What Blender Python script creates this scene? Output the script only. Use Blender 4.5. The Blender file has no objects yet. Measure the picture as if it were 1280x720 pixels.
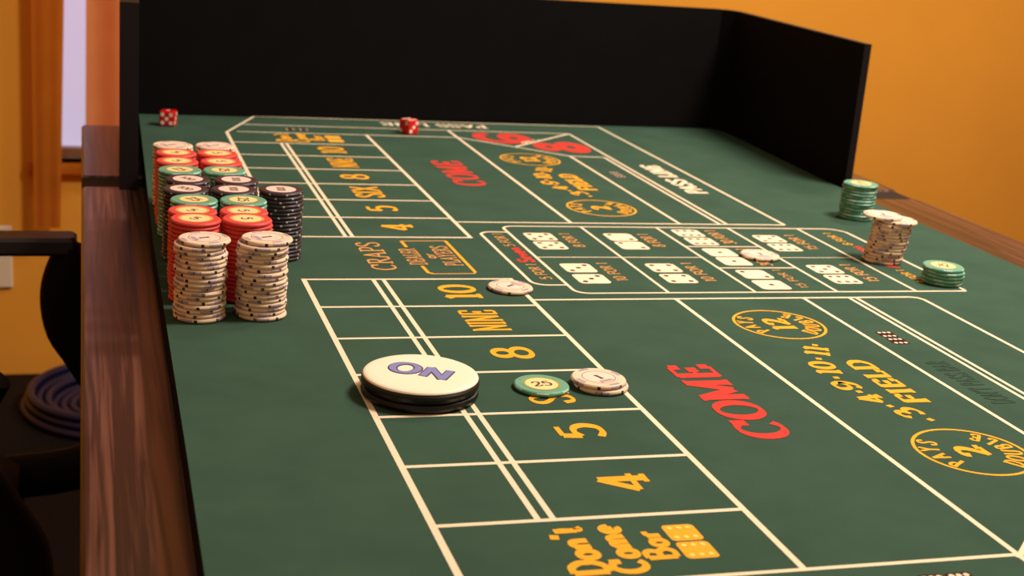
import bpy, math, random
from mathutils import Vector, Matrix
random.seed(7)
scene = bpy.context.scene
COL = scene.collection

# ------------------------------------------------------------------ units
TZ = 0.750                       # height of the green felt above the floor (m)
def W(x, y, z=0.0):              # millimetres measured on the felt -> metres
    return Vector((x / 1000.0, y / 1000.0, TZ + z / 1000.0))

# ------------------------------------------------------------------ camera
cam_d = bpy.data.cameras.new('camera')
cam = bpy.data.objects.new('camera', cam_d)
COL.objects.link(cam)
cam_d.sensor_width = 36.0
cam_d.lens = 1745.98 / 1280 * 36.0
r = Vector((0.956228, -0.281871, 0.0785915))
d = Vector((-0.0047607, -0.2835263, -0.9589526))
f = Vector((0.2925838, 0.9166033, -0.2724577))
M4 = Matrix((( r.x, -d.x, -f.x, 0), (r.y, -d.y, -f.y, 0), (r.z, -d.z, -f.z, 0), (0, 0, 0, 1)))
M4.translation = W(-348.1157, -1169.971, 318.649)
cam.matrix_world = M4
cam_d.clip_start = 0.02
cam_d.dof.use_dof = True
cam_d.dof.focus_distance = 0.98
cam_d.dof.aperture_fstop = 12.0
scene.camera = cam

# ------------------------------------------------------------------ world, light, exposure
world = bpy.data.worlds.new('room_ambience')
scene.world = world
world.use_nodes = True
bg = world.node_tree.nodes['Background']
bg.inputs[0].default_value = (1.0, 0.70, 0.44, 1)
bg.inputs[1].default_value = 0.38

def area_light(name, loc, target, size, power, color):
    l = bpy.data.lights.new(name, 'AREA')
    l.shape = 'DISK'; l.size = size; l.energy = power; l.color = color
    o = bpy.data.objects.new(name, l); COL.objects.link(o)
    o.location = loc
    o.rotation_euler = (Vector(target) - Vector(loc)).to_track_quat('-Z', 'Y').to_euler()
    return o
area_light('ceiling_and_fill_light', W(880, -220, 1480), W(450, -60, 0), 0.45, 40.0, (1.0, 0.90, 0.78))      # lamp over the table
area_light('ceiling_and_fill_light', W(1250, 820, 1500), W(1150, 900, 0), 0.45, 21.0, (1.0, 0.88, 0.74))     # added fill light near the wall, only to brighten the orange paint

vs = scene.view_settings
scene.display_settings.display_device = 'sRGB'
vs.view_transform = 'Standard'; vs.look = 'None'; vs.exposure = 0.0; vs.gamma = 1.0
vs.use_curve_mapping = False

# ------------------------------------------------------------------ materials
def srgb(r, g, b):
    c = lambda v: (v / 255 / 12.92) if v / 255 <= 0.04045 else ((v / 255 + 0.055) / 1.055) ** 2.4
    return (c(r), c(g), c(b), 1)
MATS = {}
def mat(name, col, rough=0.6, spec=0.3, emit=None, emit_s=0.0, noise=0.0, nscale=40.0, bump=0.0, bscale=300.0, transmission=0.0, coat=0.0):
    m = bpy.data.materials.new(name); m.use_nodes = True
    nt = m.node_tree; b = nt.nodes['Principled BSDF']
    b.inputs['Base Color'].default_value = col
    b.inputs['Roughness'].default_value = rough
    b.inputs['Specular IOR Level'].default_value = spec
    b.inputs['Transmission Weight'].default_value = transmission
    b.inputs['Coat Weight'].default_value = coat
    if emit:
        b.inputs['Emission Color'].default_value = emit; b.inputs['Emission Strength'].default_value = emit_s
    if noise or bump:
        tc = nt.nodes.new('ShaderNodeTexCoord')
    if noise:
        n = nt.nodes.new('ShaderNodeTexNoise'); n.inputs['Scale'].default_value = nscale; n.inputs['Detail'].default_value = 6
        nt.links.new(tc.outputs['Object'], n.inputs['Vector'])
        cr = nt.nodes.new('ShaderNodeValToRGB')
        lo = [max(0, v * (1 - noise)) for v in col[:3]] + [1]; hi = [min(1, v * (1 + noise)) for v in col[:3]] + [1]
        cr.color_ramp.elements[0].color = lo; cr.color_ramp.elements[0].position = 0.3
        cr.color_ramp.elements[1].color = hi; cr.color_ramp.elements[1].position = 0.7
        nt.links.new(n.outputs['Fac'], cr.inputs['Fac']); nt.links.new(cr.outputs['Color'], b.inputs['Base Color'])
    if bump:
        n2 = nt.nodes.new('ShaderNodeTexNoise'); n2.inputs['Scale'].default_value = bscale; n2.inputs['Detail'].default_value = 4
        nt.links.new(tc.outputs['Object'], n2.inputs['Vector'])
        bp = nt.nodes.new('ShaderNodeBump'); bp.inputs['Strength'].default_value = bump; bp.inputs['Distance'].default_value = 0.0006
        nt.links.new(n2.outputs['Fac'], bp.inputs['Height']); nt.links.new(bp.outputs['Normal'], b.inputs['Normal'])
    MATS[name] = m
    return m

def wood_mat(name, c_dark, c_mid, c_light, rough=0.4, spec=0.4):
    m = bpy.data.materials.new(name); m.use_nodes = True
    nt = m.node_tree; b = nt.nodes['Principled BSDF']
    tc = nt.nodes.new('ShaderNodeTexCoord')
    mp = nt.nodes.new('ShaderNodeMapping'); mp.inputs['Scale'].default_value = (105.0, 2.4, 60.0)
    nt.links.new(tc.outputs['Object'], mp.inputs['Vector'])
    wv = nt.nodes.new('ShaderNodeTexNoise'); wv.inputs['Scale'].default_value = 1.0; wv.inputs['Detail'].default_value = 3; wv.inputs['Distortion'].default_value = 0.9
    nt.links.new(mp.outputs['Vector'], wv.inputs['Vector'])
    mp2 = nt.nodes.new('ShaderNodeMapping'); mp2.inputs['Scale'].default_value = (420.0, 9.0, 200.0)
    nt.links.new(tc.outputs['Object'], mp2.inputs['Vector'])
    nz = nt.nodes.new('ShaderNodeTexNoise'); nz.inputs['Scale'].default_value = 1.0; nz.inputs['Detail'].default_value = 5
    nt.links.new(mp2.outputs['Vector'], nz.inputs['Vector'])
    mx = nt.nodes.new('ShaderNodeMix'); mx.data_type = 'FLOAT'; mx.inputs[0].default_value = 0.3
    nt.links.new(wv.outputs['Fac'], mx.inputs[2]); nt.links.new(nz.outputs['Fac'], mx.inputs[3])
    cr = nt.nodes.new('ShaderNodeValToRGB')
    cr.color_ramp.elements[0].color = c_dark; cr.color_ramp.elements[0].position = 0.425
    cr.color_ramp.elements[1].color = c_light; cr.color_ramp.elements[1].position = 0.58
    e = cr.color_ramp.elements.new(0.485); e.color = c_mid
    nt.links.new(mx.outputs[0], cr.inputs['Fac'])
    mp3 = nt.nodes.new('ShaderNodeMapping'); mp3.inputs['Scale'].default_value = (1.0, 0.07, 0.5)
    nt.links.new(tc.outputs['Object'], mp3.inputs['Vector'])
    wg = nt.nodes.new('ShaderNodeTexWave'); wg.wave_type = 'BANDS'; wg.bands_direction = 'X'
    wg.inputs['Scale'].default_value = 27.0; wg.inputs['Distortion'].default_value = 11.0; wg.inputs['Detail'].default_value = 2.5; wg.inputs['Detail Scale'].default_value = 0.9
    nt.links.new(mp3.outputs['Vector'], wg.inputs['Vector'])
    r2 = nt.nodes.new('ShaderNodeMapRange'); r2.inputs['From Min'].default_value = 0.6; r2.inputs['From Max'].default_value = 1.0; r2.inputs['To Min'].default_value = 0.0; r2.inputs['To Max'].default_value = 0.8
    nt.links.new(wg.outputs['Fac'], r2.inputs['Value'])
    mc = nt.nodes.new('ShaderNodeMix'); mc.data_type = 'RGBA'
    nt.links.new(r2.outputs[0], mc.inputs[0]); nt.links.new(cr.outputs['Color'], mc.inputs[6]); mc.inputs[7].default_value = c_dark
    nt.links.new(mc.outputs[2], b.inputs['Base Color'])
    b.inputs['Roughness'].default_value = rough; b.inputs['Specular IOR Level'].default_value = spec
    b.inputs['Coat Weight'].default_value = 0.25; b.inputs['Coat Roughness'].default_value = 0.18
    bp = nt.nodes.new('ShaderNodeBump'); bp.inputs['Strength'].default_value = 0.12; bp.inputs['Distance'].default_value = 0.0005
    nt.links.new(nz.outputs['Fac'], bp.inputs['Height']); nt.links.new(bp.outputs['Normal'], b.inputs['Normal'])
    MATS[name] = m
    return m

mat('felt', srgb(57, 80, 65), rough=1.0, spec=0.08, noise=0.09, nscale=22, bump=0.25, bscale=1400)
mat('board_side', srgb(14, 14, 12), rough=0.9, spec=0.1)
mat('print_cream', srgb(238, 214, 182), rough=0.85, spec=0.1)
mat('print_yellow', srgb(236, 166, 44), rough=0.85, spec=0.1)
mat('print_red', srgb(198, 62, 52), rough=0.85, spec=0.1)
mat('print_orange', srgb(216, 152, 88), rough=0.85, spec=0.1)
mat('print_dark', srgb(50, 69, 56), rough=0.9, spec=0.1)
mat('print_maroon', srgb(62, 26, 22), rough=0.9, spec=0.1)
mat('print_pip', srgb(60, 34, 30), rough=0.9, spec=0.1)
mat('print_paleyellow', srgb(250, 214, 110), rough=0.9, spec=0.1)
wood_mat('wood', srgb(24, 13, 13), srgb(74, 43, 37), srgb(100, 61, 50), rough=0.33, spec=0.45)
mat('seam_dark', srgb(30, 22, 20), rough=0.6, spec=0.2)
mat('panel_black', srgb(10, 7, 7), rough=0.85, spec=0.12, noise=0.2, nscale=25)
mat('panel_outer', srgb(70, 36, 14), rough=0.75, spec=0.15, noise=0.12, nscale=18)
mat('panel_trim', srgb(20, 12, 14), rough=0.6, spec=0.25)
mat('wall_orange', srgb(236, 160, 56), rough=0.85, spec=0.15, noise=0.05, nscale=3.0, bump=0.1, bscale=120)
mat('floor_dark', srgb(15, 10, 8), rough=0.8, spec=0.15, noise=0.25, nscale=60)
mat('curtain_tan', srgb(245, 185, 128), rough=0.85, spec=0.1, noise=0.07, nscale=25)
mat('curtain_orange', srgb(222, 146, 48), rough=0.85, spec=0.1, noise=0.07, nscale=25)
mat('frame_white', srgb(205, 196, 190), rough=0.5)
mat('daylight_pane', srgb(190, 185, 205), rough=0.2, emit=(0.62, 0.58, 0.80, 1), emit_s=0.75)
mat('plastic_white', srgb(228, 205, 178), rough=0.5)
mat('slot_dark', srgb(60, 40, 28), rough=0.6)
mat('chair_black', srgb(12, 9, 9), rough=0.7, spec=0.12)
mat('chair_arm', srgb(40, 28, 26), rough=0.4, spec=0.4)
mat('chair_grey', srgb(80, 62, 62), rough=0.4, spec=0.4)
mat('hose_blue', srgb(14, 18, 52), rough=0.35, spec=0.5)
mat('chip_white', srgb(232, 202, 172), rough=0.5, spec=0.3, noise=0.05, nscale=120)
mat('chip_white_mark', srgb(168, 148, 160), rough=0.6)
mat('chip_navy', srgb(34, 26, 44), rough=0.6)
mat('chip_pinkface', srgb(240, 208, 190), rough=0.5)
mat('chip_ring', srgb(146, 112, 84), rough=0.6)
mat('chip_red', srgb(214, 70, 64), rough=0.5, spec=0.35, noise=0.06, nscale=120)
mat('chip_red_edge', srgb(188, 30, 30), rough=0.5)
mat('chip_green', srgb(98, 156, 130), rough=0.5, spec=0.35, noise=0.06, nscale=120)
mat('chip_green_glint', srgb(176, 206, 186), rough=0.5)  # painted highlight: pale stripes for light caught on the rounded green rims
mat('chip_black', srgb(50, 38, 46), rough=0.42, spec=0.5, noise=0.06, nscale=120)
mat('chip_black_spot', srgb(196, 186, 178), rough=0.5)
mat('inlay_cream', srgb(246, 214, 150), rough=0.45)
mat('inlay_pink', srgb(240, 204, 190), rough=0.45)
mat('inlay_ring', srgb(232, 150, 84), rough=0.5)
mat('inlay_ring_green', srgb(150, 150, 84), rough=0.5)
mat('ink', srgb(88, 62, 58), rough=0.6)
mat('puck_black', srgb(16, 14, 13), rough=0.35, spec=0.45)
mat('puck_white', srgb(250, 232, 206), rough=0.38, spec=0.4)
mat('puck_blue', srgb(128, 132, 186), rough=0.5)
mat('puck_outline', srgb(72, 52, 84), rough=0.5)
mat('die_red', srgb(214, 22, 28), rough=0.12, spec=0.6)
mat('die_pip', srgb(250, 225, 200), rough=0.5)

for nm, col in (('curtain_tan', srgb(245, 180, 120)), ('curtain_orange', srgb(222, 146, 48))):
    nt = MATS[nm].node_tree; pb = nt.nodes['Principled BSDF']; out = nt.nodes['Material Output']
    tr = nt.nodes.new('ShaderNodeBsdfTranslucent'); tr.inputs['Color'].default_value = col
    mx = nt.nodes.new('ShaderNodeMixShader'); mx.inputs[0].default_value = 0.65
    nt.links.new(pb.outputs[0], mx.inputs[1]); nt.links.new(tr.outputs[0], mx.inputs[2]); nt.links.new(mx.outputs[0], out.inputs['Surface'])

# ------------------------------------------------------------------ mesh helpers
def mesh_data(name, verts, faces, mats, idx=None, smooth=False, world_mm=True):
    me = bpy.data.meshes.new(name)
    me.from_pydata([tuple(W(*v)) if world_mm else tuple(v) for v in verts], [], faces)
    for m in mats: me.materials.append(MATS[m])
    if idx:
        for p, i in zip(me.polygons, idx): p.material_index = i
    if smooth:
        for p in me.polygons: p.use_smooth = True
    me.update()
    return me
def link(name, me, parent=None, loc=None, rot=None):
    o = bpy.data.objects.new(name, me); COL.objects.link(o)
    if parent is not None: o.parent = parent
    if loc is not None: o.location = loc
    if rot is not None: o.rotation_euler = rot
    return o
def empty(name, loc=(0, 0, 0), rot=(0, 0, 0)):
    o = bpy.data.objects.new(name, None); COL.objects.link(o)
    o.location = loc; o.rotation_euler = rot; o.empty_display_size = 0.05
    return o
def tag(o, label, cat, group=None):
    o['label'] = label; o['category'] = cat
    if group: o['group'] = group
    return o
def struct(o, label=None, cat=None):
    o['kind'] = 'structure'
    if label: o['label'] = label
    if cat: o['category'] = cat
    return o

class MB:
    """collects faces in metres, one material index per face"""
    def __init__(s): s.v = []; s.f = []; s.i = []; s.sm = []
    def add(s, vs, fs, mi=0, smooth=False):
        o = len(s.v); s.v += [tuple(q) for q in vs]
        for q in fs: s.f.append([o + k for k in q]); s.i.append(mi); s.sm.append(smooth)
    def box(s, x0, x1, y0, y1, z0, z1, mi=0, bev=0.0):
        b = min(bev, (x1 - x0) * .49, (y1 - y0) * .49, (z1 - z0) * .49)
        if b <= 0:
            vs = [(x, y, z) for z in (z0, z1) for y in (y0, y1) for x in (x0, x1)]
            s.add(vs, [(0, 2, 3, 1), (4, 5, 7, 6), (0, 1, 5, 4), (2, 6, 7, 3), (0, 4, 6, 2), (1, 3, 7, 5)], mi)
            return
        ring = lambda i, z: [(x0 + i + c, y0 + i, z) for c in (b,)] 
        def loop(ins, z):
            a, c_, e, g = x0 + ins, x1 - ins, y0 + ins, y1 - ins
            k = b
            return [(a + k, e, z), (c_ - k, e, z), (c_, e + k, z), (c_, g - k, z), (c_ - k, g, z), (a + k, g, z), (a, g - k, z), (a, e + k, z)]
        L = [loop(b * .9, z0), loop(0, z0 + b), loop(0, z1 - b), loop(b * .9, z1)]
        vs = [p for l in L for p in l]
        fs = [list(range(7, -1, -1)), list(range(24, 32))]
        for q in range(3):
            for k in range(8):
                n = (k + 1) % 8
                fs.append((q * 8 + k, q * 8 + n, q * 8 + 8 + n, q * 8 + 8 + k))
        s.add(vs, fs, mi)
    def prism(s, poly, z0, z1, mi=0, mi_top=None, mi_bot=None):
        n = len(poly); vs = [(x, y, z0) for x, y in poly] + [(x, y, z1) for x, y in poly]
        s.add(vs, [[(k), (k + 1) % n, n + (k + 1) % n, n + k] for k in range(n)], mi)
        s.add([(x, y, z1) for x, y in poly], [list(range(n))], mi if mi_top is None else mi_top)
        s.add([(x, y, z0) for x, y in poly], [list(range(n - 1, -1, -1))], mi if mi_bot is None else mi_bot)
    def lathe(s, prof, seg, mis, smooth=True, cap=True):
        """prof: list of (radius, z); mis: material per profile edge"""
        o = []
        for (rr, z) in prof:
            o.append([(rr * math.cos(2 * math.pi * k / seg), rr * math.sin(2 * math.pi * k / seg), z) for k in range(seg)])
        for q in range(len(prof) - 1):
            vs = o[q] + o[q + 1]
            s.add(vs, [(k, (k + 1) % seg, seg + (k + 1) % seg, seg + k) for k in range(seg)], mis[q], smooth)
        if cap:
            s.add(o[-1], [list(range(seg))], mis[-1]); s.add(o[0], [list(range(seg - 1, -1, -1))], mis[0])
    def tube(s, pts, rad, seg=10, mi=0, flat=1.0, ref=None):
        pts = [Vector(p) for p in pts]; rings = []
        for k, p in enumerate(pts):
            t = (pts[min(k + 1, len(pts) - 1)] - pts[max(k - 1, 0)]).normalized()
            a = t.cross(Vector(ref) if ref else Vector((0, 0, 1)))
            if a.length < 1e-4: a = t.cross(Vector((0, 1, 0)))
            a.normalize(); b = a.cross(t)
            rr = rad[k] if isinstance(rad, (list, tuple)) else rad
            rings.append([p + a * rr * math.cos(2 * math.pi * q / seg) + b * rr * flat * math.sin(2 * math.pi * q / seg) for q in range(seg)])
        vs = [v for rg in rings for v in rg]; fs = []
        for k in range(len(pts) - 1):
            for q in range(seg):
                n = (q + 1) % seg; fs.append((k * seg + q, k * seg + n, (k + 1) * seg + n, (k + 1) * seg + q))
        s.add(vs, fs, mi, True)
        s.add(rings[0], [list(range(seg))], mi); s.add(rings[-1], [list(range(seg - 1, -1, -1))], mi)
    def data(s, name, mats):
        me = bpy.data.meshes.new(name); me.from_pydata(s.v, [], s.f)
        for m in mats: me.materials.append(MATS[m])
        for p, i, sm in zip(me.polygons, s.i, s.sm): p.material_index = i; p.use_smooth = sm
        me.update(); return me
    def obj(s, name, mats, parent=None, loc=None, rot=None):
        return link(name, s.data(name, mats), parent, loc, rot)

mm = lambda v: v / 1000.0
def mmbox(mb, x0, x1, y0, y1, z0, z1, mi=0, bev=0.0):
    mb.box(mm(x0), mm(x1), mm(y0), mm(y1), TZ + mm(z0), TZ + mm(z1), mi, mm(bev))

# ================================================================== THE ROOM
FL = -750
m = MB(); mmbox(m, -2300, 3300, -2600, 1900, FL - 60, FL); struct(m.obj('floor', ['floor_dark']), 'dark brown floor of the room', 'floor')
# back wall with the window opening
WX0, WX1, WZ0, WZ1 = -430, 430, -290, 900
m = MB()
mmbox(m, -2300, WX0, 1800, 1900, FL, 1650); mmbox(m, WX1, 3300, 1800, 1900, FL, 1650)
mmbox(m, WX0, WX1, 1800, 1900, FL, WZ0); mmbox(m, WX0, WX1, 1800, 1900, WZ1, 1650)
struct(m.obj('wall_back', ['wall_orange']), 'orange painted wall behind the table', 'wall')
m = MB(); mmbox(m, -2400, -2300, -2600, 1900, FL, 1650); struct(m.obj('wall_left', ['wall_orange']), 'orange side wall on the left', 'wall')
m = MB(); mmbox(m, 3300, 3400, -2600, 1900, FL, 1650); struct(m.obj('wall_right', ['wall_orange']), 'orange side wall on the right', 'wall')
win = empty('window_1', W(0, 1850, WZ0)); struct(win, 'white framed window between the curtains', 'window')
def child_mm(mb, name, mats, root):
    o = mb.obj(name, mats); o.parent = root; o.matrix_parent_inverse = Matrix.Translation(root.location).inverted() if root.rotation_euler.z == 0 else root.matrix_basis.inverted()
    return o
m = MB(); mmbox(m, WX0, WX1, 1862, 1868, WZ0, WZ1); child_mm(m, 'pane', ['daylight_pane'], win)
m = MB()
for x0, x1, z0, z1 in [(WX0, WX0 + 35, WZ0, WZ1), (WX1 - 35, WX1, WZ0, WZ1), (WX0, WX1, WZ1 - 35, WZ1), (WX0, WX1, WZ0, WZ0 + 25), (WX0, WX1, 300, 330)]:
    mmbox(m, x0, x1, 1835, 1861, z0, z1, 0, 3)
child_mm(m, 'window_frame', ['frame_white'], win)
m = MB(); mmbox(m, WX0 - 30, WX1 + 30, 1775, 1862, WZ0 - 22, WZ0, 0, 4); child_mm(m, 'window_sill', ['curtain_orange'], win)

# curtains
def curtain(name, xl_top, xr_top, xl_bot, xr_bot, ztop, zbot, folds, depth, material, label, yc=1735):
    nx, nz = folds * 8, 14; vs = []; fs = []
    for side in (0, 1):
        for j in range(nz + 1):
            t = j / nz; z = ztop + (zbot - ztop) * t
            xl = xl_top + (xl_bot - xl_top) * t; xr = xr_top + (xr_bot - xr_top) * t
            for i in range(nx + 1):
                u = i / nx
                y = yc + depth * math.sin(u * folds * 2 * math.pi + 0.5 * math.sin(3 * t)) + side * 4
                vs.append(tuple(W(xl + (xr - xl) * u, y, z)))
    n1 = (nx + 1) * (nz + 1)
    for j in range(nz):
        for i in range(nx):
            a = j * (nx + 1) + i
            fs.append((a, a + 1, a + nx + 2, a + nx + 1)); fs.append((n1 + a, n1 + a + nx + 1, n1 + a + nx + 2, n1 + a + 1))
    me = bpy.data.meshes.new(name); me.from_pydata(vs, [], fs); me.materials.append(MATS[material])
    for p in me.polygons: p.use_smooth = True
    o = link(name, me); tag(o, label, 'curtain', 'curtains at the window'); return o
curtain('window_curtain', -446, -362, -446, -395, 1000, -420, 2, 1.5, 'curtain_orange', 'orange curtain left of the bright window gap', 1762)
curtain('window_curtain', -336, 330, -345, 330, 1000, -215, 7, 14, 'curtain_tan', 'paler tan curtain right of the bright window gap')
rod = MB(); rod.tube([W(-700, 1735, 1012), W(520, 1735, 1012)], 0.012, 12)
for x in (-690, 510): rod.tube([W(x, 1735, 1012), W(x, 1800, 1012)], 0.008, 8)
tag(rod.obj('curtain_rod', ['chair_black']), 'dark curtain rod fixed above the window', 'curtain rod')

# wall outlet plate
op = empty('wall_outlet', W(-550, 1800, -490)); tag(op, 'pale wall outlet plate low on the orange wall', 'outlet')
m = MB(); mmbox(m, -610, -491, 1792, 1800, -557, -423, 0, 3); child_mm(m, 'cover_plate', ['plastic_white'], op)
for z in (-520, -462):
    m = MB(); mmbox(m, -568, -532, 1789, 1793, z - 17, z + 17, 0, 1)
    s_ = child_mm(m, 'socket', ['frame_white'], op)
    m = MB(); mmbox(m, -559, -556, 1788, 1790, z - 7, z + 7); mmbox(m, -544, -541, 1788, 1790, z - 7, z + 7)
    c_ = m.obj('slot', ['slot_dark']); c_.parent = s_; c_.matrix_parent_inverse = Matrix.Translation(op.location).inverted()

# ================================================================== DINING TABLE
WT = -24                                   # wood surface, mm below the felt
tb = empty('dining_table', W(170, 0, FL)); tag(tb, 'brown grained wooden dining table under the green craps layout', 'table')
for (y0, y1) in ((-800, 379), (431, 757)):
    m = MB(); mmbox(m, -351, 690, y0, y1, WT - 30, WT, 0, 3); child_mm(m, 'tabletop_board', ['wood'], tb)
m = MB(); mmbox(m, -349, 688, 379, 431, WT - 30, WT - 2.5, 0); child_mm(m, 'seam_strip', ['seam_dark'], tb)
m = MB(); mmbox(m, -290, 630, -740, -715, WT - 110, WT - 30); mmbox(m, -290, 630, 680, 705, WT - 110, WT - 30)
mmbox(m, -290, -265, -715, 680, WT - 110, WT - 30); mmbox(m, 605, 630, -715, 680, WT - 110, WT - 30)
child_mm(m, 'apron', ['wood'], tb)
for x in (-255, 545):
    for y in (-705, 620):
        m = MB(); mmbox(m, x, x + 60, y, y + 60, FL, WT - 30, 0, 5); child_mm(m, 'leg', ['wood'], tb)

# ================================================================== CRAPS LAYOUT (felt board + prints)
cl = empty('craps_layout', W(120, 0, WT)); tag(cl, 'green felt craps layout board printed with cream lines and yellow lettering', 'game board')
m = MB()
left = [(-296, -790), (-295, -568), (-293.5, -421), (-290.5, 55), (-284, 420), (-279, 712)]
right = [(541, -790), (541, 250), (546, 400), (560, 640), (563, 716), (550, 737)]
poly = [(mm(x), mm(y)) for x, y in right] + [(mm(x), mm(y)) for x, y in reversed(left)]
m.prism(poly, TZ + mm(WT), TZ, 0, 1, 0)
felt = child_mm(m, 'felt_board', ['board_side', 'felt'], cl)
def printed(name, vs, fs, mats, idx=None, label=None):
    me = mesh_data(name, vs, fs, mats, idx)
    o = link(name, me, felt); o.matrix_parent_inverse = felt.matrix_parent_inverse.copy()
    # felt itself carries an offset from its parent: undo it
    o.matrix_parent_inverse = Matrix.Translation(cl.location).inverted() @ Matrix.Identity(4)
    o.matrix_parent_inverse = (Matrix.Translation(cl.location) @ felt.matrix_parent_inverse).inverted()
    if label: o['label'] = label
    return o
ZL, ZTX = 0.06, 0.24
LN = [0]

def ribbon(pts, w, closed=False, z=ZL):
    P = [Vector((p[0], p[1])) for p in pts]; n = len(P); L = []; Rr = []
    for k in range(n):
        if closed: a, b = P[(k - 1) % n], P[(k + 1) % n]; d0 = (P[k] - a); d1 = (b - P[k])
        else:
            d0 = P[k] - P[k - 1] if k else P[1] - P[0]; d1 = P[k + 1] - P[k] if k < n - 1 else P[-1] - P[-2]
        d0 = d0.normalized(); d1 = d1.normalized(); t = (d0 + d1)
        t = t.normalized() if t.length > 1e-6 else d0
        nn = Vector((-t.y, t.x)); c = max(0.45, nn.dot(Vector((-d0.y, d0.x))))
        ww = (w[k] if isinstance(w, list) else w) / 2 / c
        L.append(P[k] + nn * ww); Rr.append(P[k] - nn * ww)
    vs = [(p.x, p.y, z) for p in L] + [(p.x, p.y, z) for p in Rr]; fs = []
    for k in range(n if closed else n - 1):
        q = (k + 1) % n; fs.append((n + k, n + q, q, k))
    return vs, fs
def line(pts, w=4.0, material='print_cream', closed=False, name='printed_line'):
    LN[0] += 1
    w *= .88
    vs, fs = ribbon(pts, w, closed, ZL + LN[0] * .002); return printed(name, vs, fs, [material])
def arc(cx, cy, rx, ry, a0, a1, n=20):
    return [(cx + rx * math.cos(math.radians(a0 + (a1 - a0) * k / n)), cy + ry * math.sin(math.radians(a0 + (a1 - a0) * k / n))) for k in range(n + 1)]

Rw = [70.5 + 76.7 * k for k in range(7)]          # row lines of the number boxes
# --- number boxes, both halves (x positions as measured on each half)
for s, xo, xd1, xd2, x3 in ((-1, -176.3, -118.8, -110.2, 0.8), (1, -176.3, -117.0, -110.4, 2.6)):
    line([(xo, s * (Rw[0] - 2)), (xo, s * 597)], 4.6)
    line([(xd1, s * Rw[0]), (xd1, s * Rw[6])], 4.0); line([(xd2, s * Rw[0]), (xd2, s * Rw[6])], 4.0)
    line([(x3, s * (Rw[0] - 2)), (x3, s * 602)], 4.4)
    for k, y in enumerate(Rw):
        line([(xo, s * y), (x3, s * y)], 4.0)
# --- come / field / pass
for s, x4, x5, x6a, x6b, x7 in ((-1, 128, 248, 292.6, 299.6, 363.5), (1, 125, 245, 290.5, 298.8, 366)):
    yc = s * 132.5
    line([(1.5, yc), (x7 - (9 if s < 0 else 0), yc)], 3.8)
    line([(x4, yc), (x4, s * 655)], 4.2)
    line([(x5, yc), (x5, s * 491)], 3.8)
    line([(x6a, yc), (x6a, s * 488)], 3.6); line([(x6b, yc), (x6b, s * 655)], 3.6)
    if s < 0: line([(x7 - 9, yc), (x7 - 3, yc - 2.5), (x7, yc - 9), (x7, -722)], 3.8)
    else: line([(x7, yc), (x7, 722)], 3.8)
    line([(x4 - 2, s * 606), (x5, s * 491), (x6a, s * 488)], 3.8)                      # corner cut
    line([(190, s * 548), (x6b, s * 655)], 4.4)                                          # divider between the big numbers
    line([(-163, s * 602), (x4, s * 602.5)], 3.6)
    line([(-150, s * 656), (x6b, s * 655)], 3.8)
    line([(-176, s * 597), (-128.5, s * 720), (x7, s * 722)], 4.2)
# --- centre box
line([(46, 100)] + arc(58, 106, 12, 11, 180, 90, 8) + [(405, 116.5)] + arc(405, 98, 18, 18, 80, 0, 8) + [(424.5, -112.5)], 3.4)
line([(46, 100), (46, -95)] + arc(58, -103, 12, 12, 180, 270, 8) + [(424.5, -115)], 3.4)
line([(46, 92.5)] + arc(30, 82.5, 13.5, 11, 90, 180, 8) + [(16.2, -70)] + arc(30, -78, 13.8, 12, 180, 270, 8) + [(46, -90)], 3.4)
for x in (129.4, 211.3, 291.6, 372.2): line([(x, 116.5), (x, -115)], 3.2)
line([(46, 0), (211, 0)], 2.2); line([(291.6, 0), (372, 0)], 1.6)
line([(211, 40.6), (291.6, 40.6)], 3.0); line([(211, -36.6), (291.6, -36.6)], 3.0)

# ------------------------------------------------------------------ lettering: a small serif face drawn as strokes
def spl(pts, n=5, closed=False):
    P = [Vector(p) for p in pts]; out = []; m_ = len(P)
    rng = range(m_) if closed else range(m_ - 1)
    g = lambda k: P[k % m_] if closed else P[max(0, min(m_ - 1, k))]
    for k in rng:
        a, b, c, d_ = g(k - 1), g(k), g(k + 1), g(k + 2)
        for q in range(n):
            t = q / n
            out.append(tuple(0.5 * ((2 * b) + (c - a) * t + (2 * a - 5 * b + 4 * c - d_) * t * t + (3 * b - a - 3 * c + d_) * t ** 3)))
    if not closed: out.append(tuple(P[-1]))
    return out
def ell(cx, cy, rx, ry, n=22): return ('c', arc(cx, cy, rx, ry, 0, 360, n)[:-1])
def st(*p): return ('o', list(p))
def sm(*p): return ('o', spl(p))
H, B = 0.96, 0.04
six = [sm((.56, .84), (.45, .96), (.26, .9), (.1, .62), (.08, .32), (.18, .08), (.34, .03), (.52, .11), (.58, .32), (.5, .53), (.34, .58), (.17, .5), (.09, .34))]
flip = lambda g: [(k, [(0.66 - x, 1 - y) for x, y in p]) for k, p in g]
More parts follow.
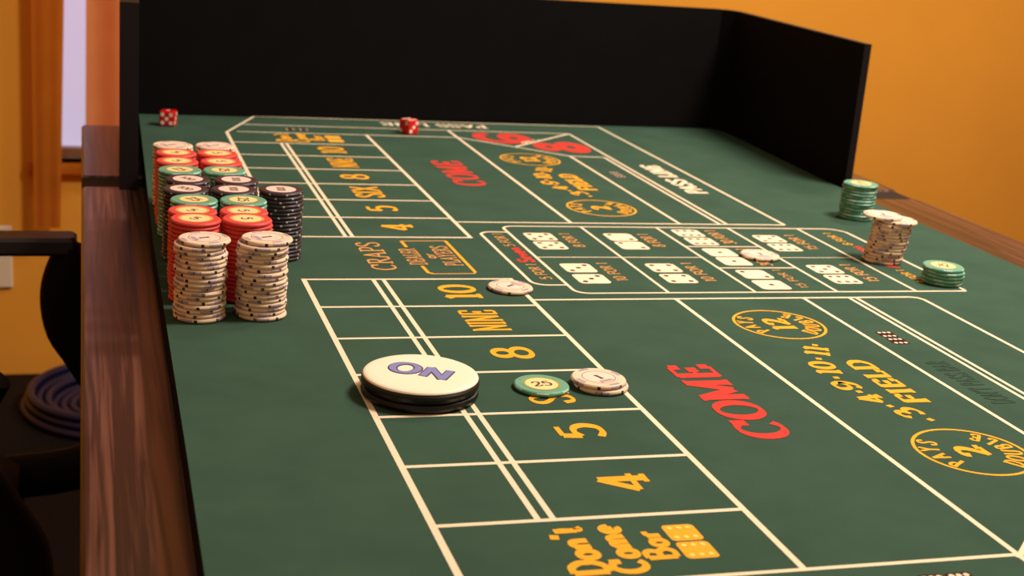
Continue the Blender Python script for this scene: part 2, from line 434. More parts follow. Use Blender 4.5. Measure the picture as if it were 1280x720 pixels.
G = {   # glyph: (advance, strokes, serifs(x, y, half width))
 'A': (.78, [st((.1, B), (.4, H)), st((.38, H), (.68, B)), st((.2, .36), (.58, .36))], [(.1, B, .1), (.67, B, .12)]),
 'B': (.68, [st((.15, B), (.15, H)), sm((.15, H), (.42, H), (.54, .76), (.42, .54), (.15, .53)), sm((.15, .53), (.46, .52), (.6, .28), (.46, B), (.15, B))], []),
 'C': (.74, [('o', arc(.39, .5, .32, .46, 48, 312, 22)), st((.63, .98), (.63, .66))], []),
 'D': (.76, [st((.15, B), (.15, H)), sm((.15, H), (.45, .93), (.64, .7), (.66, .5), (.64, .3), (.45, .07), (.15, B))], [(.12, B, .1), (.12, H, .1)]),
 'E': (.68, [st((.17, B), (.17, H)), st((.1, H), (.58, H)), st((.1, B), (.6, B)), st((.17, .5), (.45, .5)), st((.58, H), (.58, .74)), st((.6, B), (.6, .28)), st((.45, .62), (.45, .38))], []),
 'F': (.64, [st((.17, B), (.17, H)), st((.1, H), (.58, H)), st((.17, .5), (.45, .5)), st((.58, H), (.58, .74)), st((.45, .62), (.45, .38))], [(.17, B, .13)]),
 'I': (.36, [st((.18, B), (.18, H))], [(.18, B, .14), (.18, H, .14)]),
 'L': (.62, [st((.17, B), (.17, H)), st((.08, B), (.56, B)), st((.56, B), (.56, .3))], [(.17, H, .13)]),
 'M': (.98, [st((.15, B), (.15, H)), st((.15, H), (.48, .1)), st((.48, .1), (.82, H)), st((.82, B), (.82, H))], [(.14, B, .12), (.82, B, .14), (.1, H, .09), (.87, H, .1)]),
 'N': (.8, [st((.15, B), (.15, H)), st((.13, H), (.66, B)), st((.66, B), (.66, H))], [(.15, B, .12), (.1, H, .09), (.66, H, .12)]),
 'O': (.78, [ell(.39, .5, .32, .46)], []),
 'P': (.64, [st((.17, B), (.17, H)), sm((.17, H), (.46, .94), (.57, .72), (.46, .5), (.17, .46))], [(.17, B, .13), (.12, H, .09)]),
 'R': (.72, [st((.17, B), (.17, H)), sm((.17, H), (.46, .94), (.55, .74), (.46, .54), (.17, .5)), st((.35, .5), (.66, B))], [(.17, B, .13), (.12, H, .09), (.67, B, .06)]),
 'S': (.62, [sm((.53, .74), (.47, .91), (.31, .97), (.13, .88), (.1, .72), (.24, .57), (.42, .46), (.55, .3), (.52, .11), (.33, .03), (.16, .09), (.09, .27))], []),
 'U': (.78, [sm((.15, H), (.15, .5), (.16, .22), (.26, .06), (.4, .03), (.55, .07), (.64, .24), (.65, .5), (.65, H))], [(.15, H, .12), (.65, H, .1)]),
 'X': (.74, [st((.08, H), (.66, B)), st((.62, H), (.1, B))], [(.1, H, .1), (.6, H, .1), (.1, B, .1), (.64, B, .1)]),
 'Y': (.72, [st((.08, H), (.36, .5)), st((.62, H), (.36, .5)), st((.36, .5), (.36, B))], [(.1, H, .1), (.6, H, .1), (.36, B, .12)]),
 'G': (.76, [('o', arc(.39, .5, .32, .46, 48, 330, 22)), st((.65, .45), (.65, .12)), st((.48, .45), (.7, .45))], []),
 'T': (.66, [st((.33, B), (.33, H)), st((.05, H), (.61, H)), st((.05, H), (.05, .76)), st((.61, H), (.61, .76))], [(.33, B, .13)]),
 'a': (.52, [ell(.24, .26, .17, .23), st((.41, .5), (.41, .04)), ], []),
 'e': (.5, [st((.08, .28), (.43, .28)), ('o', arc(.26, .27, .18, .24, 0, 305, 16))], []),
 'm': (.8, [st((.1, B), (.1, .5)), sm((.1, .38), (.22, .5), (.36, .42), (.37, .04)), sm((.37, .38), (.5, .5), (.64, .42), (.66, .04))], []),
 'n': (.54, [st((.1, B), (.1, .5)), sm((.1, .36), (.24, .5), (.4, .42), (.42, .04))], []),
 'o': (.52, [ell(.26, .27, .19, .24)], []),
 'r': (.4, [st((.1, B), (.1, .5)), sm((.1, .34), (.2, .47), (.36, .48))], []),
 't': (.36, [st((.18, .75), (.18, .12)), st((.05, .5), (.32, .5)), sm((.18, .14), (.24, .04), (.34, .1))], []),
 'v': (.5, [st((.06, .5), (.24, .04)), st((.24, .04), (.44, .5))], []),
 'y': (.5, [st((.06, .5), (.24, .04)), st((.44, .5), (.16, -.2))], []),
 'p': (.54, [st((.1, .5), (.1, -.22)), ell(.27, .27, .17, .23)], []),
 's': (.42, [sm((.34, .4), (.2, .5), (.09, .38), (.2, .27), (.34, .16), (.2, .03), (.06, .13))], []),
 "'": (.2, [st((.12, H), (.08, .72))], []),
 '.': (.22, [st((.04, .5), (.18, .5))], []),
 ' ': (.34, [], []),
 '0': (.64, [ell(.32, .5, .25, .46)], []),
 '1': (.42, [st((.22, B), (.22, H)), st((.22, H), (.06, .82))], [(.22, B, .16)]),
 '2': (.66, [sm((.1, .72), (.17, .9), (.34, .96), (.51, .88), (.55, .7), (.44, .46), (.24, .22), (.08, .05)), st((.06, .06), (.58, .06)), st((.58, .06), (.6, .24))], []),
 '3': (.64, [sm((.1, .8), (.22, .95), (.4, .95), (.52, .82), (.48, .63), (.28, .53)), sm((.28, .53), (.5, .47), (.57, .26), (.47, .07), (.26, .03), (.08, .16))], []),
 '4': (.68, [st((.46, H), (.05, .3)), st((.05, .3), (.64, .3)), st((.46, H), (.46, B))], [(.46, B, .15)]),
 '5': (.64, [st((.16, .93), (.54, .93)), st((.16, .93), (.12, .54)), sm((.12, .54), (.3, .63), (.49, .56), (.57, .34), (.48, .09), (.27, .03), (.07, .14))], []),
 '6': (.66, six, []),
 '8': (.66, [ell(.33, .74, .2, .22), ell(.33, .27, .26, .24)], []),
 '9': (.66, flip(six), []),
}
def lettering(text, p0, adv, up, height, length=None, thick=.17, thin=.07, shear=0.0, serif=True, z=ZTX, gap=.04, dz=.008):
    """p0 baseline start, adv / up unit vectors on the felt, height cap height, length total advance (mm)"""
    total = sum(G[c][0] for c in text) + gap * (len(text) - 1)
    sx = (length / (total * height)) if length else 1.0
    vs, fs = [], []; cur = 0.0; lv = [0]
    adv, up = Vector(adv).normalized(), Vector(up).normalized(); p0 = Vector(p0)
    def emit(pts, closed, tk=1.0):
        P = [Vector(((cur + x + shear * y) * sx, y)) for x, y in pts]; n = len(P); w = []
        for k in range(n):
            a = P[(k - 1) % n] if (closed or k) else P[0]; b = P[(k + 1) % n] if (closed or k < n - 1) else P[-1]
            t = (b - a); t = t.normalized() if t.length else Vector((1, 0))
            w.append((thin + (thick * min(1.0, max(.55, sx)) - thin) * abs(t.y) ** 1.3) * tk if thick > thin else thin)
        rv, rf = ribbon([(p.x, p.y) for p in P], w, closed)
        o = len(vs); lv[0] += 1; zz = z + dz * (lv[0] % 7)
        for (x, y, _) in rv:
            q = p0 + adv * (x * height) + up * (y * height); vs.append((q.x, q.y, zz))
        for q in rf: fs.append([o + k for k in q])
    for c in text:
        a, strokes, ser = G[c]
        for kind, pts in strokes:
            emit(pts, kind == 'c', 1.0)
        if serif:
            for (x, y, hw) in ser:
                emit([(x - hw, y), (x + hw, y)], False)
        cur += a + gap
    return vs, fs
def word(text, xb, xt, y0, y1, material, label=None, **kw):
    """word read from the right-hand side: baseline at xb, letter tops at xt (< xb), from y0 to y1"""
    vs, fs = lettering(text, (xb, y0), (0, 1), (-1, 0), xb - xt, y1 - y0, **kw)
    # adv +y, up -x is a mirrored frame or not? winding does not matter for print
    return printed('printed_word', vs, fs, [material], None, label or ('printed word ' + text))
SLANT = dict(shear=0.12)
word('COME', 84, 50, -434, -297, 'print_red', thick=.28, thin=.10)
word('COME', 85, 49, 303, 440, 'print_red', thick=.28, thin=.10)
for s, xb, xt, dy in ((-1, -39, -69.5, 0), (1, -45, -76, 0)):
    cell = lambda k: (s * (Rw[k] + Rw[k + 1]) / 2)
    order = ['10', 'NINE', '8', 'SIX', '5', '4'] if s < 0 else ['4', '5', 'SIX', '8', 'NINE', '10']
    wid = {'10': 40, 'NINE': 52, '8': 25, 'SIX': 52, '5': 24, '4': 25}
    for k, t in enumerate(order):
        yy = cell(k) + (0 if s > 0 else (4 if t in ('5', '4') else (-2 if t == 'SIX' else 0)))
        if t == 'SIX' and s < 0: wid = dict(wid, SIX=46)
        word(t, xb, xt, yy - wid[t] / 2, yy + wid[t] / 2, 'print_yellow', thick=.23 if len(t) < 3 else .2, thin=.12 if len(t) < 3 else .085)
# come bar
for ya, yb in ((-594, -541), (541, 597)):
    word("Don't", -100, -120, ya, yb, 'print_yellow', thick=.26, thin=.2, serif=False)
    word('Come', -79, -98, ya, yb, 'print_yellow', thick=.26, thin=.2, serif=False)
    word('Bar', -59, -76, ya + 11, yb - 9, 'print_yellow', thick=.26, thin=.2, serif=False)
PIP = {1: [(0, 0)], 2: [(-1, 1), (1, -1)], 3: [(-1, -1), (0, 0), (1, 1)], 4: [(-1, -1), (1, 1), (-1, 1), (1, -1)], 5: [(-1, -1), (1, 1), (-1, 1), (1, -1), (0, 0)], 6: [(-1, -1), (0, -1), (1, -1), (-1, 1), (0, 1), (1, 1)]}
def print_die(cx, cy, size, n, face, pip, pr=.085, swap=False):
    h = size / 2; c = size * .16; pts = []
    for (qx, qy, a) in ((h - c, h - c, 0), (-h + c, h - c, 90), (-h + c, -h + c, 180), (h - c, -h + c, 270)):
        pts += arc(cx + qx, cy + qy, c, c, a, a + 90, 4)
    vs = [(x, y, ZL) for x, y in pts]; fs = [list(range(len(pts)))]; idx = [0]
    for (a, b) in PIP[n]:
        if swap: a, b = b, a
        q = arc(cx + a * size * .29, cy + b * size * .29, size * pr, size * pr, 0, 360, 10)[:-1]
        o = len(vs); vs += [(x, y, ZTX) for x, y in q]; fs.append([o + k for k in range(10)]); idx.append(1)
    return printed('printed_die', vs, fs, [face, pip], idx)
for y in (-554, -574): print_die(-46, y, 18.5, 6, 'print_yellow', 'print_paleyellow')
for y in (580, 556): print_die(-45, y, 20, 6, 'print_yellow', 'print_paleyellow')
# craps / dealer box
word('CRAPS', -91, -113, -43, 50, 'print_orange', thick=.14, thin=.08)
line([(-67.5, 34), (-68, 56)], 3.6, 'print_yellow'); line([(-68, 56), (-25.5, 57.5)], 2.6, 'print_orange'); line([(-25.5, 57.5), (-25, -50)], 3.6, 'print_yellow')
line([(-25, -50), (-27, -54), (-63, -55)], 2.6, 'print_orange'); line([(-63, -55), (-67, -51), (-67.5, -30)], 3.6, 'print_yellow')
word('DEALER', -61, -77, -26, 29, 'print_orange', thick=.14, thin=.09)
word('or', -48, -60, -5, 11, 'print_orange', thick=.18, thin=.14, serif=False)
word('PLAYERS', -29.5, -46, -29, 38, 'print_orange', thick=.13, thin=.09)
# centre box dice and odds
for (cx, y1, y2, a, b) in ((74, 76, 43, 5, 5), (157, 76, 44, 2, 2), (74.5, -36, -71, 3, 3), (157, -36, -71, 4, 4), (237.5, 94, 61, 6, 6), (238.5, 19, -13, 1, 1), (238, -58, -92, 2, 1), (318.5, 73, 39, 5, 6), (319.5, -41, -75, 5, 6)):
    swap = a in (2, 6)
    print_die(cx, y1, 29, a, 'print_cream', 'print_pip', swap=False); print_die(cx, y2, 29, b, 'print_cream', 'print_pip', swap=False)
KW = dict(thick=.15, thin=.10, serif=False)
word('5 FOR 1', 38, 27, 38, 87, 'print_orange', **KW); word('5 FOR 1', 38.5, 27.5, -73, -23, 'print_orange', **KW)
word('Seven', 40, 25, -18, 33, 'print_red', thick=.3, thin=.2, serif=False)
word('8 FOR 1', 107.5, 96, 37, 89, 'print_orange', **KW); word('8 FOR 1', 191, 178, 39, 89, 'print_orange', **KW)
word('10 FOR 1', 107.5, 96, -78, -19, 'print_orange', **KW); word('10 FOR 1', 191, 179, -81, -19, 'print_orange', **KW)
word('30 FOR 1', 272.5, 259, 51, 106, 'print_orange', **KW); word('30 FOR 1', 272, 260, -30, 33, 'print_orange', **KW); word('15 FOR 1', 271, 262, -103, -42, 'print_orange', **KW)
word('15 FOR 1', 353.5, 341, 31, 89, 'print_orange', **KW); word('15 FOR 1', 355, 342, -83, -24, 'print_orange', **KW)
word('8 FOR 1', 402, 391.5, 49, 99, 'print_yellow', **KW); word('8 FOR 1', 402, 392, -88, -44, 'print_yellow', **KW)
word('Any Craps', 404, 391, -38, 44, 'print_red', thick=.28, thin=.2, serif=False)
# field
def pays(cx, cy, num):
    line(arc(cx, cy, 37, 37, 0, 360, 48)[:-1], 2.6, 'print_yellow', True, 'printed_ring')
    hgt = 12.5
    for text, rad, start, step, outward in (('PAYS', 22.0, None, 24, True), ('DOUBLE', 33.2, None, 20.5, False)):
        n = len(text); vs_all, fs_all = [], []
        for k, ch in enumerate(text):
            off = (k - (n - 1) / 2) * step
            ang = math.radians(180 - off if outward else 0 + off)
            rdir = Vector((math.cos(ang), math.sin(ang)))
            if outward: up_ = rdir; adv_ = Vector((rdir.y, -rdir.x))
            else: up_ = -rdir; adv_ = Vector((-rdir.y, rdir.x))
            wgl = G[ch][0] * hgt * .8
            p0 = Vector((cx, cy)) + rdir * rad - adv_ * (wgl / 2)
            v, f_ = lettering(ch, p0, adv_, up_, hgt, wgl, thick=.24, thin=.14)
            o = len(vs_all); vs_all += v; fs_all += [[o + q for q in t] for t in f_]
        printed('printed_word', vs_all, fs_all, ['print_yellow'], None, 'printed word %s in a ring' % text)
    wd = 16 if num == '2' else 28
    word(num, cx + 10, cx - 10.5, cy - wd / 2, cy + wd / 2, 'print_yellow', thick=.32, thin=.15)
pays(188.4, -205, '12'); pays(191, -468, '2'); pays(183, 463, '12'); pays(182.5, 201, '2')
def field_arch(items, material='print_yellow', dx=0):
    for text, x, y, wd, tilt in items:
        a = math.radians(tilt); adv_ = Vector((math.sin(a), math.cos(a))); up_ = Vector((-adv_.y, adv_.x))
        hgt = 19 if text != '.' else 22
        p0 = Vector((x + dx, y)) - adv_ * wd / 2 - up_ * hgt / 2
        v, f_ = lettering(text, p0, adv_, up_, hgt, wd, thick=.30 if text != '.' else .2, thin=.14 if text != '.' else .2)
        printed('printed_word', v, f_, [material], None, 'printed number' if text != '.' else 'printed dot')
arch = [('.', 195, -414, 7, -26), ('3', 187, -401, 17, -22), ('.', 180, -387.5, 7, -18), ('4', 174, -373, 17, -10), ('.', 172.5, -359, 7, -6), ('9', 169.5, -346, 17, -2),
        ('.', 170.5, -330, 7, 5), ('10', 172.5, -309, 27, 9), ('.', 178.5, -289, 7, 17), ('11', 186, -271, 22, 24), ('.', 192, -258, 7, 26)]
field_arch(arch)
field_arch([(t, x, y + 672, wd, a) for t, x, y, wd, a in arch], dx=-5)
word('FIELD', 215, 195.5, -384, -294, 'print_yellow', thick=.32, thin=.15)
word('FIELD', 210, 189.5, 288, 376, 'print_yellow', thick=.32, thin=.15)
# pass line
word('PASS LINE', 344.5, 320, 281, 441, 'print_cream', thick=.3, thin=.14)
v, f_ = lettering('PASS LINE', (190, 703), (-1, 0), (0, -1), 24, 150, thick=.2, thin=.1); printed('printed_word', v, f_, ['print_cream'], None, 'printed word PASS LINE along the far end')
for yy in (-234.5, -251.5): print_die(269.5, yy, 15, 6, 'print_maroon', 'print_cream', pr=.11)
for yy in (388.5, 371.5): print_die(268, yy, 15, 6, 'print_maroon', 'print_cream', pr=.11)
for xx in (-92.5, -75): print_die(xx, 627.5, 15, 4, 'print_maroon', 'print_cream', pr=.11)
for xx in (64, 80): print_die(xx, -624, 15, 6, 'print_maroon', 'print_cream', pr=.11)
word("DON'T PASS BAR", 281, 262, -390, -300, 'print_dark', thick=.18, thin=.12, serif=False)
# big six / big eight in the far corner
def ring_shape(cx, cy, rx, ry, hx, hy, hr, z, n=36, a0=0, a1=360):
    vs, fs = [], []
    for k in range(n + 1):
        a = math.radians(a0 + (a1 - a0) * k / n)
        vs.append((cx + rx * math.cos(a), cy + ry * math.sin(a), z)); vs.append((hx + hr * math.cos(a), hy + hr * 1.7 * math.sin(a), z))
    for k in range(n): fs.append((2 * k, 2 * k + 2, 2 * k + 3, 2 * k + 1))
    return vs, fs
def joined(parts):
    V, F = [], []
    for v, f_ in parts:
        o = len(V); V += v; F += [[o + q for q in t] for t in f_]
    return V, F
v, f_ = joined([ring_shape(234, 552, 18, 29, 236, 551, 4.5, ZTX), ring_shape(269, 552, 23, 38, 267, 552, 5.5, ZTX + .02)])
printed('printed_word', v, f_, ['print_red'], None, 'big red printed 8')
v, f_ = joined([ring_shape(206, 608, 23, 37, 204, 608, 5.5, ZTX), ribbon([(q[0], q[1]) for q in spl([(200, 577), (178, 577), (161, 592), (157, 612), (163, 632), (174, 638)], 5)], 17, False, ZTX + .02)])
printed('printed_word', v, f_, ['print_red'], None, 'big red printed 6')
v, f_ = lettering('BIG', (212, 568), (.72, .69), (-.69, .72), 12, 42, thick=.26, thin=.16); printed('printed_word', v, f_, ['print_cream'], None, 'printed word BIG')

# ================================================================== BLACK BACKSTOP
bs = empty('backstop', W(130, 740, WT)); tag(bs, 'tall black three-sided backstop around the far end of the table', 'backstop')
def wallpiece(name, p, q, th, z0, z1, mats, out_idx=0, trim=True):
    """upright board from p to q (inner face), thickness th to the left of p->q"""
    P, Q = Vector(p), Vector(q); dd = (Q - P).normalized(); n = Vector((-dd.y, dd.x)) * th
    poly = [P, Q, Q + n, P + n]
    mb = MB(); vs = []
    for z in (z0, z1): vs += [tuple(W(v.x, v.y, z)) for v in poly]
    mb.add(vs, [(0, 1, 5, 4)], 0); mb.add(vs, [(2, 3, 7, 6)], out_idx)
    mb.add(vs, [(1, 2, 6, 5), (3, 0, 4, 7)], 2); mb.add(vs, [(4, 5, 6, 7), (3, 2, 1, 0)], 2)
    return child_mm(mb, name, mats, bs)
PM = ['panel_black', 'panel_outer', 'panel_trim']
TOP = 176
wallpiece('side_panel', (-292, 362), (-282, 716), 20, WT, TOP, PM, 1)
wallpiece('back_panel', (-302, 714), (552, 745), 10, WT, TOP, PM, 1)
wallpiece('corner_panel', (552, 745), (566, 722), 10, WT, TOP, PM, 1)
wallpiece('side_panel', (566, 722), (549, 330), 9, WT, TOP, PM, 1)

# ================================================================== CHIPS
CR, CT = 19.0, 3.3
PRF = [(.0013, 0), (.0006, .14), (.00015, .34), (0, .5), (.00015, .66), (.0006, .86), (.0013, 1.0)]   # inset of the rounded rim against height
def rim(zf):
    for (i0, z0), (i1, z1) in zip(PRF, PRF[1:]):
        if z0 <= zf <= z1: return i0 + (i1 - i0) * (zf - z0) / (z1 - z0)
    return 0.0
def chip_body(name, body):
    mb = MB(); R_ = CR / 1000; T = CT / 1000
    mb.lathe([(R_ - i, T * z) for i, z in PRF] + [(.0135, T), (.0131, T - .00012), (.0002, T - .00012)], 40, [0] * 10)
    return mb.data(name, [body])
def edge_segments(groups, mats):
    """groups: (count, width_deg, phase, zfrac0, zfrac1, material index, wrap over the rim onto the face?)"""
    mb = MB(); R_ = CR / 1000 + .00007; T = CT / 1000
    for cnt, wd, ph, z0, z1, mi, face in groups:
        zz = [z0 + (z1 - z0) * q / 4 for q in range(5)]
        for k in range(cnt):
            a0 = math.radians(ph + 360 * k / cnt - wd / 2); n = max(1, int(wd / 8))
            for q in range(n):
                b0 = a0 + math.radians(wd) * q / n; b1 = a0 + math.radians(wd) * (q + 1) / n
                vs = [((R_ - rim(z)) * math.cos(t), (R_ - rim(z)) * math.sin(t), T * z) for z in zz for t in (b0, b1)]
                mb.add(vs, [(2 * j, 2 * j + 1, 2 * j + 3, 2 * j + 2) for j in range(4)], mi)
                if face:
                    r0, r1 = .0146, .0174
                    vs = [(rr * math.cos(t), rr * math.sin(t), T + .00004) for rr in (r0, r1) for t in (b0, b1)]
                    mb.add(vs, [(0, 1, 3, 2)], mi)
    return mb.data('edge_spots_and_glints', mats)  # coloured edge marks; on green chips these are painted rim highlights
def disc(name, r0, r1, z, material, seg=36):
    mb = MB()
    ri = [(r0 * math.cos(2 * math.pi * k / seg), r0 * math.sin(2 * math.pi * k / seg), z) for k in range(seg)]
    ro = [(r1 * math.cos(2 * math.pi * k / seg), r1 * math.sin(2 * math.pi * k / seg), z) for k in range(seg)]
    if r0 > 0: mb.add(ri + ro, [(k, seg + k, seg + (k + 1) % seg, (k + 1) % seg) for k in range(seg)], 0)
    else: mb.add(ro, [list(range(seg))], 0)
    return mb.data(name, [material])
def numeral(text, h, z, material, length=None, thick=.2):
    tot = sum(G[c][0] for c in text) + .04 * (len(text) - 1); L = length or tot * h
    v, f_ = lettering(text, (-L / 2, -h / 2), (1, 0), (0, 1), h, L, thick=thick, thin=.12, z=0, dz=.006)
    me = bpy.data.meshes.new('numeral'); me.from_pydata([(x / 1000, y / 1000, z + q / 1000) for x, y, q in v], [], f_); me.materials.append(MATS[material]); return me
T = CT / 1000
CHIP = {}
CHIP['white'] = dict(body=chip_body('white_chip', 'chip_white'), edge=edge_segments([(4, 30, 0, .2, .8, 1, True), (7, 7, 22.5, .1, .8, 0, False)], ['chip_navy', 'chip_white_mark']),
    top=[('inlay', disc('inlay', 0, .0131, T - .00003, 'chip_pinkface')), ('printed_ring', disc('printed_ring', .0112, .0118, T + .00003, 'chip_ring')), ('numeral', numeral('1', 8, T + .00005, 'ink', 4, .3)), ('printed_band', None)])
mbb = MB(); mbb.add([(-.006, -.0095, T + .00004), (.006, -.0095, T + .00004), (.005, -.006, T + .00004), (-.005, -.006, T + .00004)], [(0, 1, 2, 3)], 0)
CHIP['white']['top'][3] = ('printed_band', mbb.data('printed_band', ['chip_white_mark']))
CHIP['red'] = dict(body=chip_body('red_chip', 'chip_red'), edge=edge_segments([(6, 14, 10, .05, .3, 0, False)], ['chip_red_edge']),
    top=[('inlay', disc('inlay', 0, .0122, T - .00003, 'inlay_cream')), ('printed_ring', disc('printed_ring', .0110, .0131, T + .00002, 'inlay_ring')), ('numeral', numeral('5', 9, T + .00005, 'ink', 7))])
CHIP['green'] = dict(body=chip_body('green_chip', 'chip_green'), edge=edge_segments([(6, 26, 10, .62, .9, 0, False)], ['chip_green_glint']),
    top=[('inlay', disc('inlay', 0, .0122, T - .00003, 'inlay_cream')), ('printed_ring', disc('printed_ring', .0112, .0131, T + .00002, 'inlay_ring_green')), ('numeral', numeral('25', 9, T + .00005, 'ink', 14))])
CHIP['black'] = dict(body=chip_body('black_chip', 'chip_black'), edge=edge_segments([(8, 5, 10, .25, .75, 0, False)], ['chip_black_spot']),
    top=[('inlay', disc('inlay', 0, .0127, T - .00003, 'inlay_pink')), ('numeral', numeral('100', 7, T + .00005, 'ink', 15, .22))])
LOOK = {'white': 'white chip', 'red': 'red chip', 'green': 'green chip', 'black': 'black chip'}
ORD = ['bottom', 'second', 'third', 'fourth', 'fifth', 'sixth', 'seventh', 'eighth', 'ninth', 'tenth', 'eleventh', 'twelfth', 'thirteenth', 'fourteenth', 'fifteenth', 'sixteenth', 'seventeenth', 'eighteenth', 'nineteenth']
def chip(color, x, y, z, label, group, top=True, rz=None, tilt=(0, 0)):
    k = CHIP[color]
    o = link(color + '_chip', k['body'], None, W(x, y, z), (tilt[0], tilt[1], random.uniform(0, 6.28) if rz is None else rz))
    tag(o, label, 'chip', group)
    link('edge_spots_and_glints', k['edge'], o)
    if top:
        for n, me in k['top']: link(n, me, o)
    return o
def stack(color, x, y, n, where, group, jit=.5, lean=(0, 0), offs=None, toprz=None):
    for k in range(n):
        dx, dy = random.uniform(-jit, jit), random.uniform(-jit, jit)
        if offs and k in offs: dx, dy = offs[k]
        pos = 'topmost' if k == n - 1 else ('bottom' if k == 0 else ORD[k] + ' from bottom')
        chip(color, x + dx + lean[0] * k, y + dy + lean[1] * k, .36 + k * (CT + .02), '%s, %s, in %s' % (LOOK[color], pos, where), group, top=(k >= n - 2), rz=toprz if k == n - 1 else None)
CH = 'chips in the big block by the left rail'
rows = [('white', [(-267, -168), (-222.5, -165)], 18, 'foremost white row', .9),
        ('red', [(-268, -122), (-229, -121)], 19, 'nearest red row', .4),
        ('red', [(-267, -82), (-227, -81.5)], 18, 'second nearest red row', .4),
        ('green', [(-263, -43), (-223.5, -42.5)], 18, 'nearer green row', .3),
        ('black', [(-267, -4), (-228, -3.5), (-187.5, -1)], 18, 'nearer black row', .3),
        ('black', [(-262.5, 34.6), (-222, 35.2)], 18, 'farther black row', .3),
        ('green', [(-267, 73.5), (-228.5, 74)], 18, 'farther green row', .3),
        ('red', [(-267, 112), (-228, 113)], 18, 'second farthest red row', .3),
        ('red', [(-266, 150.5), (-227.5, 152)], 18, 'farthest red row', .3),
        ('white', [(-266.5, 189), (-226.5, 190.5)], 18, 'rearmost white row', .3)]
for color, cols, n, where, jit in rows:
    for ci, (x, y) in enumerate(cols):
        side = ['left', 'right'][ci] if len(cols) == 2 else ['left', 'middle', 'right'][ci]
        offs = None
        if where.startswith('foremost'):
            offs = {17: (2.2, .5), 16: (-.8, 0), 15: (-1.2, 0)} if ci == 0 else {17: (3.2, .5), 16: (.2, -1.4), 15: (.3, -1.0), 14: (-.6, .5)}
        stack(color, x, y, n, '%s stack of the %s' % (side, where), CH, jit, offs=offs, toprz=(-.9 if ci == 0 else -1.6) if color != 'white' else -1.2)
stack('green', 471.5, 168, 12, 'the green stack beside the black backstop', 'green chips near the right edge', .7)
wo = {k: (k * .45 + random.uniform(-.7, .7), -k * .2 + random.uniform(-.6, .6)) for k in range(14)}
wo[12] = (8.0, -4.0); wo[13] = (-5.0, 2.5)
stack('white', 397.5, -12, 14, 'the leaning white stack on the right', 'white chips in the leaning stack', .6, offs=wo)
stack('green', 415.5, -88, 5, 'the short green stack on the right', 'green chips in the short stack', .8)
chip('white', -9.1, -103, .36, 'single white chip beside the number 10 box corner', 'loose white chips', rz=2.2)
chip('white', 272, 1, .36, 'single white chip lying over printed dice in the centre box', 'loose white chips')
chip('white', -13, -335.5, .36, 'lower white chip of the pair beside the single green chip', 'white chip pair')
chip('white', -14.6, -334.2, .36 + CT + .02, 'upper white chip of the pair beside the single green chip', 'white chip pair', rz=.4)
chip('green', -55.5, -335.4, .36, 'single green chip lying over the number six', None, rz=0.1)

# ================================================================== ON PUCK
pk = empty('point_puck', W(-140, -339, .36)); tag(pk, 'round ON puck with white top and black stacked base', 'puck')
m = MB(); m.lathe([(.0355, 0), (.0380, .0012), (.0385, .003), (.0380, .0054), (.0364, .0062), (.0364, .0068), (.0380, .0076), (.0386, .0095), (.0384, .0112), (.0374, .0124), (.0360, .0127)], 64, [0] * 10)
m.obj('puck_base', ['puck_black'], pk)
m = MB(); m.lathe([(.0358, .0122), (.0375, .0126), (.0377, .0131), (.0371, .0139), (.0358, .0145), (.0335, .0148), (.030, .01495), (.0002, .0150)], 64, [0] * 8)
cap = m.obj('puck_cap', ['puck_white'], pk)
def puck_text(name, tk, tn, z, material):
    vs, fs = lettering('ON', (-22.5, 4.5), (.84, -.54), (.54, .84), 20, 42, thick=tk, thin=tn, serif=False, z=0, dz=.012)
    me = bpy.data.meshes.new(name); me.from_pydata([(x / 1000, y / 1000, z + q / 1000) for x, y, q in vs], [], fs); me.materials.append(MATS[material])
    o = link(name, me, cap); o['label'] = 'blue ON lettering' if 'outline' not in name else 'dark outline of the lettering'; return o
puck_text('lettering_outline', .33, .25, .01510, 'puck_outline'); puck_text('lettering', .24, .13, .01525, 'puck_blue')

# ================================================================== DICE
def die(x, y, rz, label, faces):
    s = .0095; mb = MB(); mb.box(-s, s, -s, s, 0, 2 * s, 0, .0014)
    o = mb.obj('casino_die', ['die_red'], None, W(x, y, .36), (0, 0, rz)); tag(o, label, 'die', 'dice thrown to the far end')
    # faces: pips on -y (front), +x (right), -x (left), top
    for (nm, n) in faces.items():
        for (a, b) in PIP[n]:
            a *= .0052; b *= .0052; pm = MB(); q = []
            for k in range(12):
                u, v_ = .0025 * math.cos(k * math.pi / 6), .0025 * math.sin(k * math.pi / 6); e = .00008
                if nm == 'front': q.append((a + u, -s - e, s + b + v_))
                elif nm == 'right': q.append((s + e, a + u, s + b + v_))
                elif nm == 'left': q.append((-s - e, a - u, s + b + v_))
                elif nm == 'back': q.append((a - u, s + e, s + b + v_))
                else: q.append((a + u, b + v_, 2 * s + e))
            pm.add(q, [list(range(12))], 0); pm.obj('pip', ['die_pip'], o)
    return o
die(-246, 632, math.radians(-15), 'red die near the left end of the black backstop', {'front': 5, 'right': 3, 'top': 1, 'left': 4, 'back': 2})
die(63, 622, math.radians(32), 'red die lying on the far printed line', {'front': 3, 'left': 2, 'right': 5, 'top': 6, 'back': 4})

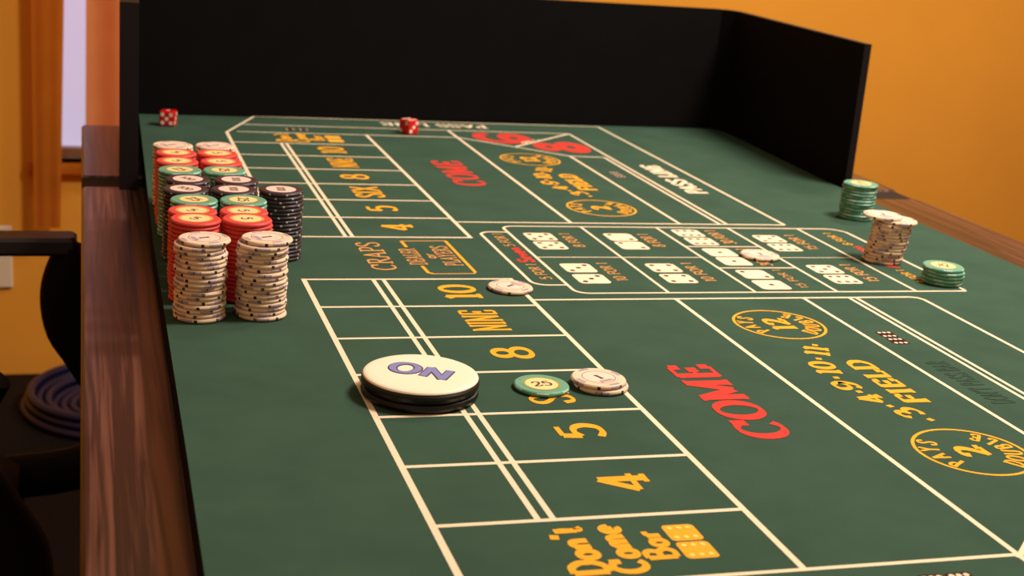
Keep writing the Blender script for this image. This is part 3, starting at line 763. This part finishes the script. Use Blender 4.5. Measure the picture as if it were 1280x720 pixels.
# ================================================================== CHAIR AND SHOE LEFT OF THE TABLE
chr_ = empty('armchair', W(-700, 230, FL)); tag(chr_, 'dark armchair with a black flat armrest left of the table', 'chair')
m = MB(); mmbox(m, -980, -356, 408, 448, -112, -91, 0, 4); arm = child_mm(m, 'armrest', ['chair_arm'], chr_)
m = MB(); mmbox(m, -470, -404, 405.5, 408.5, -108, -97, 0, 1); o = m.obj('armrest_inset', ['chair_grey']); o.parent = arm; o.matrix_parent_inverse = Matrix.Translation(chr_.location).inverted()
m = MB(); mmbox(m, -980, -420, 0, 40, -112, -91, 0, 4); child_mm(m, 'armrest', ['chair_arm'], chr_)
for y in (430, 22):
    m = MB(); pts = spl([(-352, -108), (-366, -138), (-371, -168), (-365, -204), (-346, -236), (-322, -290), (-340, -368), (-435, -385)], 4)
    m.tube([W(x if y > 100 else x - 80, y, z) for x, z in pts], .026, 12, 0, 1.0, (0, 1, 0)); child_mm(m, 'arm_support', ['chair_black'], chr_)
m = MB(); mmbox(m, -900, -420, 30, 420, -400, -340, 0, 18); child_mm(m, 'seat', ['chair_black'], chr_)
m = MB(); mmbox(m, -970, -900, 30, 420, -380, 150, 0, 18); child_mm(m, 'backrest', ['chair_black'], chr_)
for x in (-930, -450):
    for y in (50, 380):
        m = MB(); mmbox(m, x, x + 34, y, y + 34, FL, -395, 0, 4); child_mm(m, 'leg', ['chair_black'], chr_)

# coil of blue hose lying on the floor between table and wall
HC = (-288, 1585)
coil = empty('hose_coil', W(HC[0], HC[1], FL)); tag(coil, 'coil of dark blue hose on the floor beyond the left rail', 'hose')
def torus(name, rad, tr, z, material, parent, phase=0.0):
    mb = MB(); n, k = 56, 10
    vs = []
    for i in range(n):
        a = 2 * math.pi * i / n; rr0 = rad * (1 + .012 * math.sin(3 * a + phase))
        for j in range(k):
            b = 2 * math.pi * j / k
            vs.append(((rr0 + tr * math.cos(b)) * math.cos(a), (rr0 + tr * math.cos(b)) * math.sin(a), z + tr * math.sin(b)))
    fs = [(i * k + j, ((i + 1) % n) * k + j, ((i + 1) % n) * k + (j + 1) % k, i * k + (j + 1) % k) for i in range(n) for j in range(k)]
    mb.add(vs, fs, 0, True); return mb.obj(name, [material], parent)
for q in range(7): torus('hose_turn', .176 - q * .0185, .0088, .0088, 'hose_blue', coil, q * .7)
for q in range(3): torus('hose_turn', .169 - q * .0185, .0088, .0240, 'hose_blue', coil, q * 1.1)
torus('hose_turn', .165, .0088, .0400, 'hose_blue', coil, 2.0)
